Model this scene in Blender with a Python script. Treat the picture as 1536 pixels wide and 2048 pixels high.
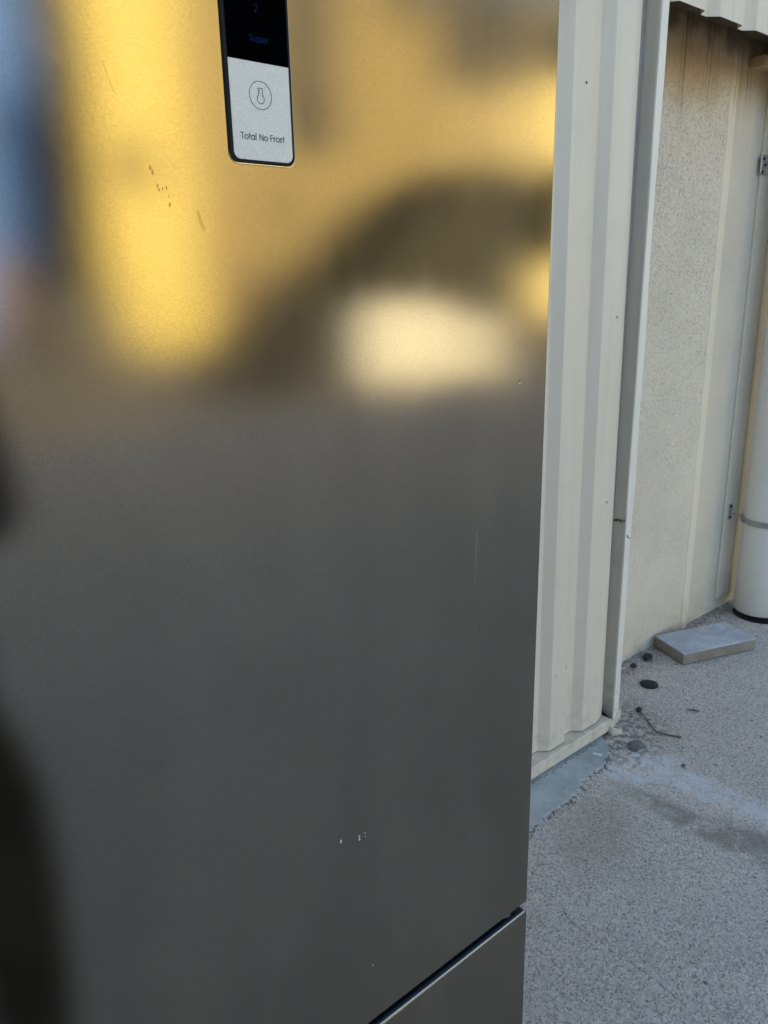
import bpy, bmesh, math, random
from mathutils import Vector, Matrix
random.seed(7)
S = bpy.context.scene
COL = S.collection
for o in list(bpy.data.objects):
    bpy.data.objects.remove(o)

# ------------------------------------------------------------------ camera, sky, sun, exposure
cam_d = bpy.data.cameras.new('camera')
cam = bpy.data.objects.new('camera', cam_d); COL.objects.link(cam)
right = Vector((0.7646, -0.6441, -0.0217)).normalized()
back = Vector((-0.6131, -0.7379, 0.2819)); back = (back - right * back.dot(right)).normalized()
up = back.cross(right)
M = Matrix((right, up, back)).transposed().to_4x4()
M.translation = (0, 0, 1.43)
cam.matrix_world = M
cam_d.sensor_fit = 'HORIZONTAL'; cam_d.sensor_width = 36.0
cam_d.lens = 36.0 * 1548 / 1536
cam_d.clip_start = 0.02; cam_d.clip_end = 2000
cam_d.dof.use_dof = True; cam_d.dof.focus_distance = 0.80
cam_d.dof.aperture_fstop = cam_d.lens / 1000 / 0.0009
S.camera = cam

SUN_EL, SUN_AZ = math.radians(18.0), math.radians(-8.0)     # azimuth from +Y towards +X
W = bpy.data.worlds.new('World'); S.world = W; W.use_nodes = True
wn = W.node_tree; wn.nodes.clear()
sky = wn.nodes.new('ShaderNodeTexSky'); sky.sky_type = 'NISHITA'; sky.sun_disc = False
sky.sun_elevation = SUN_EL; sky.sun_rotation = SUN_AZ
sky.air_density = 1.0; sky.dust_density = 2.0; sky.ozone_density = 1.0
bg = wn.nodes.new('ShaderNodeBackground'); bg.inputs[1].default_value = 0.10
wo = wn.nodes.new('ShaderNodeOutputWorld')
wn.links.new(sky.outputs[0], bg.inputs[0]); wn.links.new(bg.outputs[0], wo.inputs[0])

sd = bpy.data.lights.new('sun', 'SUN'); sd.energy = 4.5; sd.angle = math.radians(0.5); sd.color = (1.0, 0.86, 0.56)
sun = bpy.data.objects.new('sun', sd); COL.objects.link(sun)
sv = Vector((math.cos(SUN_EL) * math.sin(SUN_AZ), math.cos(SUN_EL) * math.cos(SUN_AZ), math.sin(SUN_EL)))
sun.rotation_euler = sv.to_track_quat('Z', 'Y').to_euler(); sun.location = (0, 30, 20)

vs = S.view_settings
S.display_settings.display_device = 'sRGB'
vs.view_transform = 'Standard'; vs.look = 'None'; vs.gamma = 1.0; vs.use_curve_mapping = False
vs.exposure = 1.98
S.cycles.use_denoising = True
S.cycles.sample_clamp_indirect = 8.0
S.cycles.max_bounces = 8; S.cycles.diffuse_bounces = 5; S.cycles.glossy_bounces = 4

# ------------------------------------------------------------------ helpers
class MB:
    """collects geometry and links it as one mesh object"""
    def __init__(s): s.v = []; s.f = []
    def add(s, vs, fs):
        b = len(s.v); s.v += [tuple(p) for p in vs]; s.f += [tuple(b + i for i in f) for f in fs]; return s
    def box(s, x0, x1, y0, y1, z0, z1):
        return s.add([(x0,y0,z0),(x1,y0,z0),(x1,y1,z0),(x0,y1,z0),(x0,y0,z1),(x1,y0,z1),(x1,y1,z1),(x0,y1,z1)],
              [(0,3,2,1),(4,5,6,7),(0,1,5,4),(1,2,6,5),(2,3,7,6),(3,0,4,7)])
    def prism(s, a, b):            # two matching rings, a -> b
        n = len(a)
        return s.add(list(a) + list(b), [tuple(range(n-1,-1,-1)), tuple(range(n,2*n))] + [(i,(i+1)%n,n+(i+1)%n,n+i) for i in range(n)])
    def tube(s, pts, rad, n=10, cap=True):
        rings = []; pts = [Vector(p) for p in pts]
        for i, p in enumerate(pts):
            t = (pts[min(i+1,len(pts)-1)] - pts[max(i-1,0)]).normalized()
            a = t.orthogonal().normalized() if i == 0 else (rings[-1][1] - t * rings[-1][1].dot(t)).normalized()
            r = rad[i] if isinstance(rad, (list, tuple)) else rad
            rings.append(([p + (a*math.cos(k*2*math.pi/n) + t.cross(a)*math.sin(k*2*math.pi/n))*r for k in range(n)], a))
        vs_ = [q for rg in rings for q in rg[0]]; fs = []
        for i in range(len(pts)-1):
            for k in range(n):
                fs.append((i*n+k, i*n+(k+1)%n, (i+1)*n+(k+1)%n, (i+1)*n+k))
        if cap: fs += [tuple(range(n-1,-1,-1)), tuple(range((len(pts)-1)*n, len(pts)*n))]
        return s.add(vs_, fs)
    def strokes(s, lines, w, O, th=0.0003):
        """flat print in the door plane: 2-D polylines (x, z) about origin O=(x,y,z), raised th towards the viewer"""
        for ln in lines:
            for (p, q) in zip(ln[:-1], ln[1:]):
                p = Vector(p); q = Vector(q); d = (q-p)
                if d.length < 1e-9: continue
                d.normalize(); n = Vector((-d.y, d.x))*w/2; e = d*w*0.3
                ring = [p-e-n, q+e-n, q+e+n, p-e+n]
                A = [(O[0]+r.x, O[1]-th, O[2]+r.y) for r in ring]; B = [(O[0]+r.x, O[1]+th*0.2, O[2]+r.y) for r in ring]
                s.prism(B[::-1], A[::-1])
        return s
    def build(s, name, mat, parent=None, bevel=0, seg=2, smooth=False, keep=None):
        me = bpy.data.meshes.new(name); me.from_pydata(s.v, [], s.f); me.update()
        bm = bmesh.new(); bm.from_mesh(me); bmesh.ops.recalc_face_normals(bm, faces=bm.faces); bm.to_mesh(me); bm.free()
        o = bpy.data.objects.new(name, me); COL.objects.link(o)
        if mat: me.materials.append(mat)
        if parent: o.parent = parent; o.matrix_parent_inverse = Matrix.Translation(-parent.matrix_world_loc) if hasattr(parent,'matrix_world_loc') else Matrix.Identity(4)
        if smooth:
            for p in me.polygons: p.use_smooth = True
        if bevel:
            m = o.modifiers.new('bevel', 'BEVEL'); m.width = bevel; m.segments = seg; m.limit_method = 'ANGLE'; m.angle_limit = math.radians(35)
            for p in me.polygons: p.use_smooth = True
            try:
                w = o.modifiers.new('wn', 'WEIGHTED_NORMAL'); w.keep_sharp = True
            except Exception: pass
        return o

def tag(o, label=None, cat=None, group=None, kind=None):
    if label: o['label'] = label
    if cat: o['category'] = cat
    if group: o['group'] = group
    if kind: o['kind'] = kind
    return o
def thing(name, label, cat, group=None):
    o = bpy.data.objects.new(name, None); COL.objects.link(o); o.empty_display_size = 0.1
    return tag(o, label, cat, group)

# node helpers
class NT:
    def __init__(s, name):
        s.m = bpy.data.materials.new(name); s.m.use_nodes = True; s.t = s.m.node_tree; s.t.nodes.clear()
        s.out = s.t.nodes.new('ShaderNodeOutputMaterial')
        s.bsdf = s.t.nodes.new('ShaderNodeBsdfPrincipled'); s.t.links.new(s.bsdf.outputs[0], s.out.inputs[0])
        s.co = s.t.nodes.new('ShaderNodeTexCoord').outputs['Object']
    def n(s, typ, **kw):
        nd = s.t.nodes.new(typ)
        for k, v in kw.items(): setattr(nd, k, v)
        return nd
    def setin(s, sock, v):
        if isinstance(v, bpy.types.NodeSocket): s.t.links.new(v, sock)
        elif v is not None:
            if sock.type == 'RGBA' and len(v) == 3: v = (*v, 1)
            sock.default_value = v
    def math(s, op, a, b=None, c=None, clamp=False):
        nd = s.n('ShaderNodeMath', operation=op, use_clamp=clamp); s.setin(nd.inputs[0], a)
        if b is not None: s.setin(nd.inputs[1], b)
        if c is not None: s.setin(nd.inputs[2], c)
        return nd.outputs[0]
    def vmath(s, op, a, b=None):
        nd = s.n('ShaderNodeVectorMath', operation=op); s.setin(nd.inputs[0], a)
        if b is not None: s.setin(nd.inputs[1], b)
        return nd.outputs['Value'] if op in ('LENGTH','DOT_PRODUCT','DISTANCE') else nd.outputs[0]
    def noise(s, scale, detail=4, rough=0.55, vec=None, dist=0.0, out='Fac'):
        nd = s.n('ShaderNodeTexNoise'); s.setin(nd.inputs['Vector'], vec or s.co)
        nd.inputs['Scale'].default_value = scale; nd.inputs['Detail'].default_value = detail
        nd.inputs['Roughness'].default_value = rough; nd.inputs['Distortion'].default_value = dist
        return nd.outputs[out]
    def voro(s, scale, vec=None, feat='F1'):
        nd = s.n('ShaderNodeTexVoronoi', feature=feat); s.setin(nd.inputs['Vector'], vec or s.co); nd.inputs['Scale'].default_value = scale
        return nd.outputs['Distance']
    def ramp(s, v, a, b, lo=0.0, hi=1.0, smooth=True):
        nd = s.n('ShaderNodeMapRange', interpolation_type='SMOOTHSTEP' if smooth else 'LINEAR')
        s.setin(nd.inputs['Value'], v)
        for k, x in zip(('From Min','From Max','To Min','To Max'), (a,b,lo,hi)): nd.inputs[k].default_value = x
        return nd.outputs[0]
    def mix(s, f, a, b, mode='MIX'):
        nd = s.n('ShaderNodeMix', data_type='RGBA', blend_type=mode)
        s.setin(nd.inputs[0], f); s.setin(nd.inputs[6], a); s.setin(nd.inputs[7], b); return nd.outputs[2]
    def scale(s, k, vec=None): return s.vmath('MULTIPLY', vec or s.co, k)
    def xyz(s, vec=None):
        nd = s.n('ShaderNodeSeparateXYZ'); s.setin(nd.inputs[0], vec or s.co); return nd.outputs
    def bump(s, h, strength=0.3, dist=0.01, normal=None):
        nd = s.n('ShaderNodeBump'); nd.inputs['Strength'].default_value = strength; nd.inputs['Distance'].default_value = dist
        s.setin(nd.inputs['Height'], h)
        if normal: s.setin(nd.inputs['Normal'], normal)
        return nd.outputs[0]
    def ellipse(s, c, r, ang, soft=0.5, nz=None, amp=0.35):
        """1 inside a noise-edged ellipse in the xy plane"""
        v = s.vmath('SUBTRACT', s.co, (c[0], c[1], 0))
        ro = s.n('ShaderNodeVectorRotate', rotation_type='Z_AXIS'); s.setin(ro.inputs['Vector'], v); ro.inputs['Angle'].default_value = -ang
        v = s.vmath('MULTIPLY', ro.outputs[0], (1/r[0], 1/r[1], 0))
        L = s.vmath('LENGTH', v)
        if nz is not None: L = s.math('ADD', L, s.math('MULTIPLY', s.math('SUBTRACT', nz, 0.5), amp*2))
        return s.ramp(L, 1+soft/2, 1-soft/2)
    def fin(s, col, rough=0.6, metal=0.0, normal=None, spec=None, coat=None):
        b = s.bsdf.inputs
        s.setin(b['Base Color'], col); s.setin(b['Roughness'], rough); s.setin(b['Metallic'], metal)
        if normal: s.setin(b['Normal'], normal)
        if spec is not None: b['Specular IOR Level'].default_value = spec
        if coat is not None: b['Coat Weight'].default_value = coat
        return s.m

def plain(name, col, rough=0.5, metal=0.0, var=0.08, sc=30, spec=None, bump=0.0):
    m = NT(name); n = m.noise(sc, 5)
    f = m.ramp(n, 0.3, 0.7)
    c = m.mix(f, [x*(1-var) for x in col], [min(1, x*(1+var)) for x in col])
    nm = m.bump(m.noise(sc*6, 3), bump, 0.002) if bump else None
    return m.fin(c, m.ramp(n, 0.2, 0.8, max(0.02, rough-0.06), rough+0.06), metal, nm, spec)

# ------------------------------------------------------------------ materials
def mat_steel():
    m = NT('satin_steel')
    x, y, z = m.xyz()
    grain = m.noise(1.0, 3, 0.6, m.scale((460, 400, 1500)))            # short horizontal grain
    speck = m.noise(1.0, 2, 0.5, m.scale((500, 400, 700)))
    smear = m.noise(5.0, 6, 0.65, m.scale((1.6, 1, 0.7)), 0.6)
    streak = m.noise(1.0, 4, 0.6, m.scale((34, 30, 2.2)))
    wave = m.noise(4.5, 2, 0.5)
    rough = m.math('ADD', m.ramp(smear, 0.25, 0.8, 0.126, 0.156), m.math('MULTIPLY', m.math('SUBTRACT', grain, 0.5), 0.05))
    rough = m.math('ADD', rough, m.math('MULTIPLY', m.math('SUBTRACT', streak, 0.5), 0.03))
    h = m.math('ADD', m.math('MULTIPLY', grain, 0.6), m.math('MULTIPLY', speck, 0.4))
    nrm = m.bump(wave, 0.06, 0.012)
    nrm = m.bump(h, 0.022, 0.0004, nrm)
    c = m.mix(m.ramp(smear, 0.3, 0.75), (0.272, 0.238, 0.188), (0.301, 0.263, 0.208))
    c = m.mix(m.math('MULTIPLY', m.ramp(grain, 0.38, 0.62), 0.30), c, (0.165, 0.156, 0.132))
    g = m.n('ShaderNodeBsdfAnisotropic', distribution='BECKMANN'); m.setin(g.inputs['Color'], c); m.setin(g.inputs['Roughness'], rough); m.setin(g.inputs['Normal'], nrm)
    d = m.n('ShaderNodeBsdfDiffuse'); m.setin(d.inputs['Color'], (0.40, 0.37, 0.31))
    mx = m.n('ShaderNodeMixShader'); m.setin(mx.inputs[0], m.ramp(smear, 0.35, 0.8, 0.015, 0.06))
    m.t.links.new(g.outputs[0], mx.inputs[1]); m.t.links.new(d.outputs[0], mx.inputs[2]); m.t.links.new(mx.outputs[0], m.out.inputs[0])
    m.t.nodes.remove(m.bsdf)
    return m.m

def mat_ground():
    m = NT('rough_concrete')
    x, y, z = m.xyz()
    big = m.noise(1.3, 4, 0.6); mid = m.noise(9, 5, 0.6); nz = m.noise(14, 5, 0.65)
    wob = m.vmath('ADD', m.co, m.vmath('MULTIPLY', m.vmath('SUBTRACT', m.noise(60, 2, 0.5, out='Color'), (0.5,0.5,0.5)), (0.012,0.012,0.012)))
    agg = m.voro(120, wob); fine = m.noise(260, 3, 0.7); worm = m.noise(200, 4, 0.7, None, 0.1)
    vc = m.n('ShaderNodeTexVoronoi'); m.setin(vc.inputs['Vector'], wob); vc.inputs['Scale'].default_value = 240
    cell = m.xyz(vc.outputs['Color'])[0]
    c = m.mix(m.ramp(big, 0.35, 0.65), (0.64, 0.58, 0.525), (0.72, 0.655, 0.595))
    c = m.mix(m.math('MULTIPLY', m.ramp(mid, 0.4, 0.7), 0.35), c, (0.50, 0.465, 0.44))
    c = m.mix(m.math('MULTIPLY', m.ramp(cell, 0.62, 0.95), 0.70), c, (0.86, 0.82, 0.78))
    c = m.mix(m.math('MULTIPLY', m.ramp(cell, 0.40, 0.02), 0.66), c, (0.20, 0.19, 0.18))
    c = m.mix(m.math('MULTIPLY', m.ramp(worm, 0.47, 0.36), 0.55), c, (0.19, 0.18, 0.175))
    c = m.mix(m.math('MULTIPLY', m.ramp(fine, 0.54, 0.68), 0.35), c, (0.80, 0.76, 0.74))
    # small dark pits and stones
    pit = m.math('MULTIPLY', m.ramp(m.voro(19, wob), 0.105, 0.06), m.ramp(m.noise(4, 2), 0.44, 0.58))
    c = m.mix(m.math('MULTIPLY', pit, 0.85), c, (0.05, 0.05, 0.05))
    # lime bloom, damp stain, wall-foot dirt
    bloom = m.math('MAXIMUM', m.ellipse((1.895, 1.065), (0.13, 0.075), -0.5, 0.7, nz), m.ellipse((1.945, 0.84), (0.055, 0.24), 0.06, 0.9, nz))
    c = m.mix(m.math('MULTIPLY', m.math('MULTIPLY', bloom, m.ramp(nz, 0.70, 0.30)), 0.80), c, (0.64, 0.68, 0.74))
    damp = m.math('MAXIMUM', m.ellipse((1.775, 0.83), (0.042, 0.23), 0.02, 0.9, nz), m.ellipse((1.83, 0.66), (0.05, 0.16), 0.05, 0.9, nz))
    c = m.mix(m.math('MULTIPLY', m.math('MULTIPLY', damp, m.ramp(nz, 0.25, 0.55)), 0.72), c, (0.20, 0.18, 0.145))
    warm = m.ellipse((1.55, 1.0), (0.16, 0.10), 0.3, 1.0, nz)
    c = m.mix(m.math('MULTIPLY', warm, 0.35), c, (0.34, 0.28, 0.22))
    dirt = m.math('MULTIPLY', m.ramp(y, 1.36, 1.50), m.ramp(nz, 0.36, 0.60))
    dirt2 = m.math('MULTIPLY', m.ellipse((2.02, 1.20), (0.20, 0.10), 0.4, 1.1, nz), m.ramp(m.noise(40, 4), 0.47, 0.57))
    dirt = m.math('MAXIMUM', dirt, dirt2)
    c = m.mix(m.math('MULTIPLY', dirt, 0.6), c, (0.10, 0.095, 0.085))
    # hairline crack running towards the wall
    g = m.math('ADD', 1.251, m.math('MULTIPLY', m.math('MAXIMUM', m.math('SUBTRACT', y, 0.85), 0.0), 0.32))
    g = m.math('ADD', g, m.math('MULTIPLY', m.math('SUBTRACT', m.noise(11, 4, 0.7), 0.5), 0.035))
    dcr = m.math('ABSOLUTE', m.math('SUBTRACT', x, g))
    wid = m.ramp(m.noise(26, 3, 0.6), 0.36, 0.70, -0.0003, 0.0036)
    cr = m.math('MULTIPLY', m.math('LESS_THAN', dcr, wid), m.ramp(y, 1.10, 1.05))
    c = m.mix(m.math('MULTIPLY', m.math('MULTIPLY', cr, m.ramp(m.noise(55, 2), 0.40, 0.58)), 0.75), c, (0.055, 0.055, 0.06))
    h = m.math('ADD', m.math('MULTIPLY', agg, 0.5), m.math('MULTIPLY', worm, 0.9))
    h = m.math('ADD', h, m.math('MULTIPLY', fine, 0.4))
    flat = m.math('SUBTRACT', 1.0, m.math('MULTIPLY', m.math('MAXIMUM', bloom, damp), 0.65))
    h = m.math('SUBTRACT', m.math('MULTIPLY', h, flat), m.math('MULTIPLY', cr, 0.8))
    nrm = m.bump(mid, 0.25, 0.02); nrm = m.bump(h, 0.85, 0.0075, nrm)
    return m.fin(c, 0.85, 0, nrm, 0.3)

def mat_asphalt():
    m = NT('yard_asphalt')
    big = m.noise(0.35, 5, 0.6); fine = m.noise(60, 4, 0.7)
    c = m.mix(m.ramp(big, 0.3, 0.7), (0.17, 0.163, 0.155), (0.25, 0.238, 0.225))
    c = m.mix(m.math('MULTIPLY', m.ramp(fine, 0.4, 0.6), 0.4), c, (0.19, 0.18, 0.17))
    return m.fin(c, 0.85, 0, m.bump(fine, 0.5, 0.006), 0.3)

def mat_paint(name, col, dirt=0.25, foot_=0.45):
    m = NT(name)
    x, y, z = m.xyz()
    st = m.noise(1.0, 5, 0.6, m.scale((30, 30, 1.4))); sp = m.noise(6, 5, 0.6); orange = m.noise(330, 2)
    c = m.mix(m.math('MULTIPLY', m.ramp(st, 0.45, 0.75), dirt), col, [k*0.72 for k in col])
    c = m.mix(m.math('MULTIPLY', m.ramp(sp, 0.5, 0.75), dirt*0.7), c, (col[0]*0.74, col[1]*0.72, col[2]*0.66))
    # splashed dirt that collects at the foot
    foot = m.math('MULTIPLY', m.ramp(z, 0.30, 0.03), m.ramp(m.noise(24, 5, 0.65), 0.45, 0.66))
    c = m.mix(m.math('MULTIPLY', foot, foot_), c, (0.22, 0.20, 0.17))
    spot = m.math('MULTIPLY', m.ramp(m.voro(17), 0.05, 0.035), m.ramp(m.noise(3, 2), 0.55, 0.62))
    c = m.mix(m.math('MULTIPLY', spot, 0.5), c, (0.16, 0.15, 0.14))
    return m.fin(c, m.ramp(sp, 0.3, 0.7, 0.36, 0.5), 0, m.bump(m.math('ADD', m.math('MULTIPLY', orange, 0.2), m.noise(3.5, 2)), 0.10, 0.006), 0.4)

def mat_render(name, col, speck=1.0):
    m = NT(name)
    x, y, z = m.xyz()
    worm = m.noise(190, 3, 0.62, m.scale((1, 1, 0.75)), 0.7); coarse = m.noise(2.4, 4, 0.6); gr = m.noise(230, 3, 0.6)
    c = m.mix(m.ramp(coarse, 0.3, 0.7), [k*0.93 for k in col], [k*1.05 for k in col])
    zone = m.math('ADD', m.ramp(z, 0.1, 1.9, 0.25, 1.0), m.math('MULTIPLY', m.math('SUBTRACT', m.noise(7, 4), 0.5), 0.9), clamp=True)
    sp = m.math('MULTIPLY', m.ramp(worm, 0.52, 0.34), m.math('MULTIPLY', zone, 0.62*speck))
    c = m.mix(sp, c, (0.17, 0.155, 0.13))
    # rusty run-off and drip streaks below the eave, with eave shade painted in
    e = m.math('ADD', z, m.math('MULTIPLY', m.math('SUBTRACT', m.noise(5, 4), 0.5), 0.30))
    rust = m.ramp(e, 1.95, 2.12)
    c = m.mix(m.math('MULTIPLY', rust, 0.72), c, (0.46, 0.28, 0.10))
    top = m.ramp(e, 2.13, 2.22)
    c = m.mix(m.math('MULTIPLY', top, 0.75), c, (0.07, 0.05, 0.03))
    drip = m.noise(1.0, 3, 0.6, m.scale((21, 21, 0.5)), 0.25)
    dl = m.math('MULTIPLY', m.ramp(m.math('ABSOLUTE', m.math('SUBTRACT', drip, 0.5)), 0.012, 0.003), m.ramp(e, 1.86, 2.14))
    c = m.mix(m.math('MULTIPLY', dl, 0.6), c, (0.05, 0.035, 0.02))
    foot = m.math('MULTIPLY', m.ramp(z, 0.22, 0.01), m.ramp(m.noise(18, 5, 0.65), 0.40, 0.66))
    c = m.mix(m.math('MULTIPLY', foot, 0.25), c, (0.33, 0.29, 0.22))
    h = m.math('ADD', worm, m.math('MULTIPLY', gr, 0.4))
    return m.fin(c, 0.9, 0, m.bump(h, 0.45, 0.004), 0.2)

def mat_cement(name, col, sc=1.0, side=None):
    m = NT(name)
    a = m.noise(7*sc, 6, 0.65); b = m.noise(60*sc, 4, 0.7); p = m.voro(70*sc)
    c = m.mix(m.ramp(a, 0.3, 0.7), [k*0.78 for k in col], [k*1.15 for k in col])
    c = m.mix(m.math('MULTIPLY', m.ramp(b, 0.55, 0.7), 0.35), c, [min(1, k*1.5) for k in col])
    c = m.mix(m.math('MULTIPLY', m.ramp(b, 0.42, 0.3), 0.4), c, [k*0.5 for k in col])
    c = m.mix(m.ramp(p, 0.10, 0.05, 0, 0.4), c, [k*0.4 for k in col])
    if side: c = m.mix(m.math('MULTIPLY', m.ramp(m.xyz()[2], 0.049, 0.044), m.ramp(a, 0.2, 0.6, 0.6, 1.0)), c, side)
    return m.fin(c, 0.85, 0, m.bump(m.math('ADD', b, a), 0.4, 0.004), 0.3)

def mat_emit(name, col, st):
    m = NT(name); m.fin((0.001, 0.001, 0.002), 0.6, spec=0.0)
    m.bsdf.inputs['Emission Color'].default_value = (*col, 1); m.bsdf.inputs['Emission Strength'].default_value = st
    return m.m

STEEL = mat_steel()
RIM = plain('polished_rim', (0.62, 0.60, 0.55), 0.22, 1.0, 0.04, 80)
GRIPE = plain('pale_grip_edge', (0.62, 0.62, 0.60), 0.5)
NAVY = plain('navy_plastic', (0.010, 0.016, 0.026), 0.30, 0, 0.1, 60, 0.22)
BLACKP = plain('black_bezel', (0.010, 0.011, 0.015), 0.45, 0, 0.1, 90, 0.12)
SCREEN = plain('display_glass', (0.0012, 0.0012, 0.0016), 0.05, 0, 0.0, 10, 0.0)
SILVER = NT('silver_panel')
SILVER.fin(SILVER.mix(SILVER.ramp(SILVER.noise(900, 2), 0.35, 0.65), (0.76, 0.735, 0.67), (0.84, 0.81, 0.74)), 0.5, 0.0,
           SILVER.bump(SILVER.noise(1400, 2), 0.12, 0.0003), 0.3)
SILVER = SILVER.m
INK = plain('grey_ink', (0.06, 0.06, 0.06), 0.6, spec=0.1)
GLOWINK = mat_emit('glowing_print', (0.02, 0.10, 0.36), 0.03)  # unlit blue print given a faint glow
CABINET = plain('grey_cabinet', (0.28, 0.28, 0.28), 0.45)
GASKET = plain('gasket', (0.03, 0.03, 0.03), 0.6)
CREAM = mat_paint('cream_paint', (0.735, 0.662, 0.545), 0.25, 0.22)
CREAM2 = mat_paint('cream_flashing', (0.71, 0.64, 0.53), 0.35, 0.3)
GREYW = mat_paint('grey_trim', (0.62, 0.575, 0.49), 0.5)
WHITET = mat_paint('white_trim', (0.80, 0.76, 0.68), 0.2)
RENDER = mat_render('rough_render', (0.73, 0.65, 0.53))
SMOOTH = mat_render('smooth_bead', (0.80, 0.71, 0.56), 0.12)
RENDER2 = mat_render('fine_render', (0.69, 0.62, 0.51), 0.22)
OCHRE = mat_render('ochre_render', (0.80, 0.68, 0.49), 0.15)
GROUND = mat_ground(); ASPHALT = mat_asphalt()
CEMENT = mat_cement('grey_cement', (0.44, 0.47, 0.47)); SLAB = mat_cement('slab_concrete', (0.51, 0.54, 0.585), 1.6, (0.25, 0.215, 0.17))  # slab sides: brown dirt, darkened further for their weaker light
PVC = mat_paint('white_pvc', (0.78, 0.74, 0.68), 0.15, 0.05)
GALV = plain('galvanised', (0.42, 0.42, 0.42), 0.42, 0.85, 0.2, 120)
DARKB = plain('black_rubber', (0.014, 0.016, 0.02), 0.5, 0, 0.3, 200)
TWIG = plain('dry_twig', (0.16, 0.12, 0.08), 0.8, 0, 0.3, 150)
LEAF = plain('dead_leaf', (0.10, 0.085, 0.06), 0.8, 0, 0.3, 150)
STONE = mat_cement('grey_stone', (0.16, 0.155, 0.15), 4)
WHITEF = plain('white_chip', (0.75, 0.75, 0.74), 0.5)
DARKROOF = plain('roof_sheet', (0.10, 0.095, 0.09), 0.6)
CORE = plain('inner_wall', (0.35, 0.34, 0.32), 0.8)

# ------------------------------------------------------------------ the ground
def sheet(name, x0, x1, y0, y1, z, mat, nx=1, ny=1):
    b = MB(); vs_ = []
    for j in range(ny+1):
        for i in range(nx+1):
            vs_.append((x0+(x1-x0)*i/nx, y0+(y1-y0)*j/ny, z))
    b.add(vs_, [(j*(nx+1)+i, j*(nx+1)+i+1, (j+1)*(nx+1)+i+1, (j+1)*(nx+1)+i) for j in range(ny) for i in range(nx)])
    return tag(b.build(name, mat), kind='structure')
sheet('ground', -900, 900, -900, 900, -0.012, ASPHALT)
slab = MB(); slab.box(-12, 18, -7.2, 2.2, -0.10, 0.0)
tag(slab.build('pavement', GROUND), kind='structure')

# thin skim of blue-grey cement along the foot of the cladding, ragged towards the yard
edge = [(0.2, 1.09), (0.75, 1.10), (1.15, 1.095), (1.404, 1.109), (1.496, 1.126), (1.629, 1.126), (1.692, 1.150), (1.826, 1.160), (1.896, 1.191), (1.935, 1.240)]
pts = []
for (a, b) in zip(edge[:-1], edge[1:]):
    n = max(2, int(math.hypot(b[0]-a[0], b[1]-a[1]) / 0.010))
    for k in range(n):
        t = k/n; pts.append((a[0]+(b[0]-a[0])*t + random.uniform(-.004,.004), a[1]+(b[1]-a[1])*t + random.uniform(-.0075,.0075)))
pts += [(1.94, 1.275), (0.2, 1.275)]
b = MB(); b.prism([(x, y, -0.002) for x, y in pts], [(x + (0 if y > 1.27 else 0.002), y + (0 if y > 1.27 else 0.003), 0.006) for x, y in pts])
tag(b.build('cement_strip', CEMENT), kind='structure')

# ------------------------------------------------------------------ the metal-clad building
bld = thing('industrial_building', 'cream corrugated metal building with a rendered recess behind the refrigerator', 'building')
CY, VY = 1.268, 1.293         # crest and valley planes of the sheet
def drift(x, z): return x + 0.020*(2.07 - z)/1.82
def clad(prof, z0, z1, name, mat, parent, useDrift=True):
    """folded sheet metal, 1.2 mm thick"""
    b = MB(); zs = [z0 + (z1-z0)*k/6 for k in range(7)]; n = len(prof)
    d = drift if useDrift else (lambda x, z: x)
    V = [(d(x, z), y, z) for z in zs for x, y in prof] + [(d(x, z), y + 0.0014, z) for z in zs for x, y in prof]
    F = []; o = n*len(zs)
    for k in range(len(zs)-1):
        for i in range(n-1):
            q = (k*n+i, k*n+i+1, (k+1)*n+i+1, (k+1)*n+i)
            F.append(q); F.append(tuple(o+j for j in q[::-1]))
    for i in range(n-1):
        F.append((i, o+i, o+i+1, i+1)); t = (len(zs)-1)*n; F.append((t+i, t+i+1, o+t+i+1, o+t+i))
    for k in range(len(zs)-1):
        for e in (0, n-1): F.append((k*n+e, (k+1)*n+e, o+(k+1)*n+e, o+k*n+e))
    b.add(V, F)
    return b.build(name, mat, parent, bevel=0.0005, seg=1)
P = 0.164
def rib(x0):      # one period: crest start .. end of rise
    r = 0.0025
    return [(x0, CY), (x0+0.0735, CY), (x0+0.0765, CY+0.0022), (x0+0.0955, VY-0.0022), (x0+0.0985, VY), (x0+0.137, VY), (x0+0.140, VY-0.0022), (x0+0.161, CY+0.0022)]
right_prof = []
for k in range(5, 0, -1): right_prof += rib(1.829 - k*P)
right_prof += [(1.829, CY), (1.866, CY), (1.905, CY), (1.918, CY+0.003), (1.940, CY+0.010), (1.957, CY+0.016), (1.962, CY+0.022), (1.964, CY+0.045)]
panel = clad(right_prof, 0.056, 2.75, 'cladding_panel', CREAM, bld)
for j in range(1, 6):
    pr = []
    for k in range(6, 0, -1): pr += rib(1.829 - (5 + (j-1)*6 + k)*P)
    xe = 1.829 - (5 + (j-1)*6)*P
    pr += [(xe, CY+0.0012), (xe + 0.02, CY+0.0016)]
    clad(pr, 0.056, 2.75, 'cladding_panel', CREAM, bld)
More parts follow.
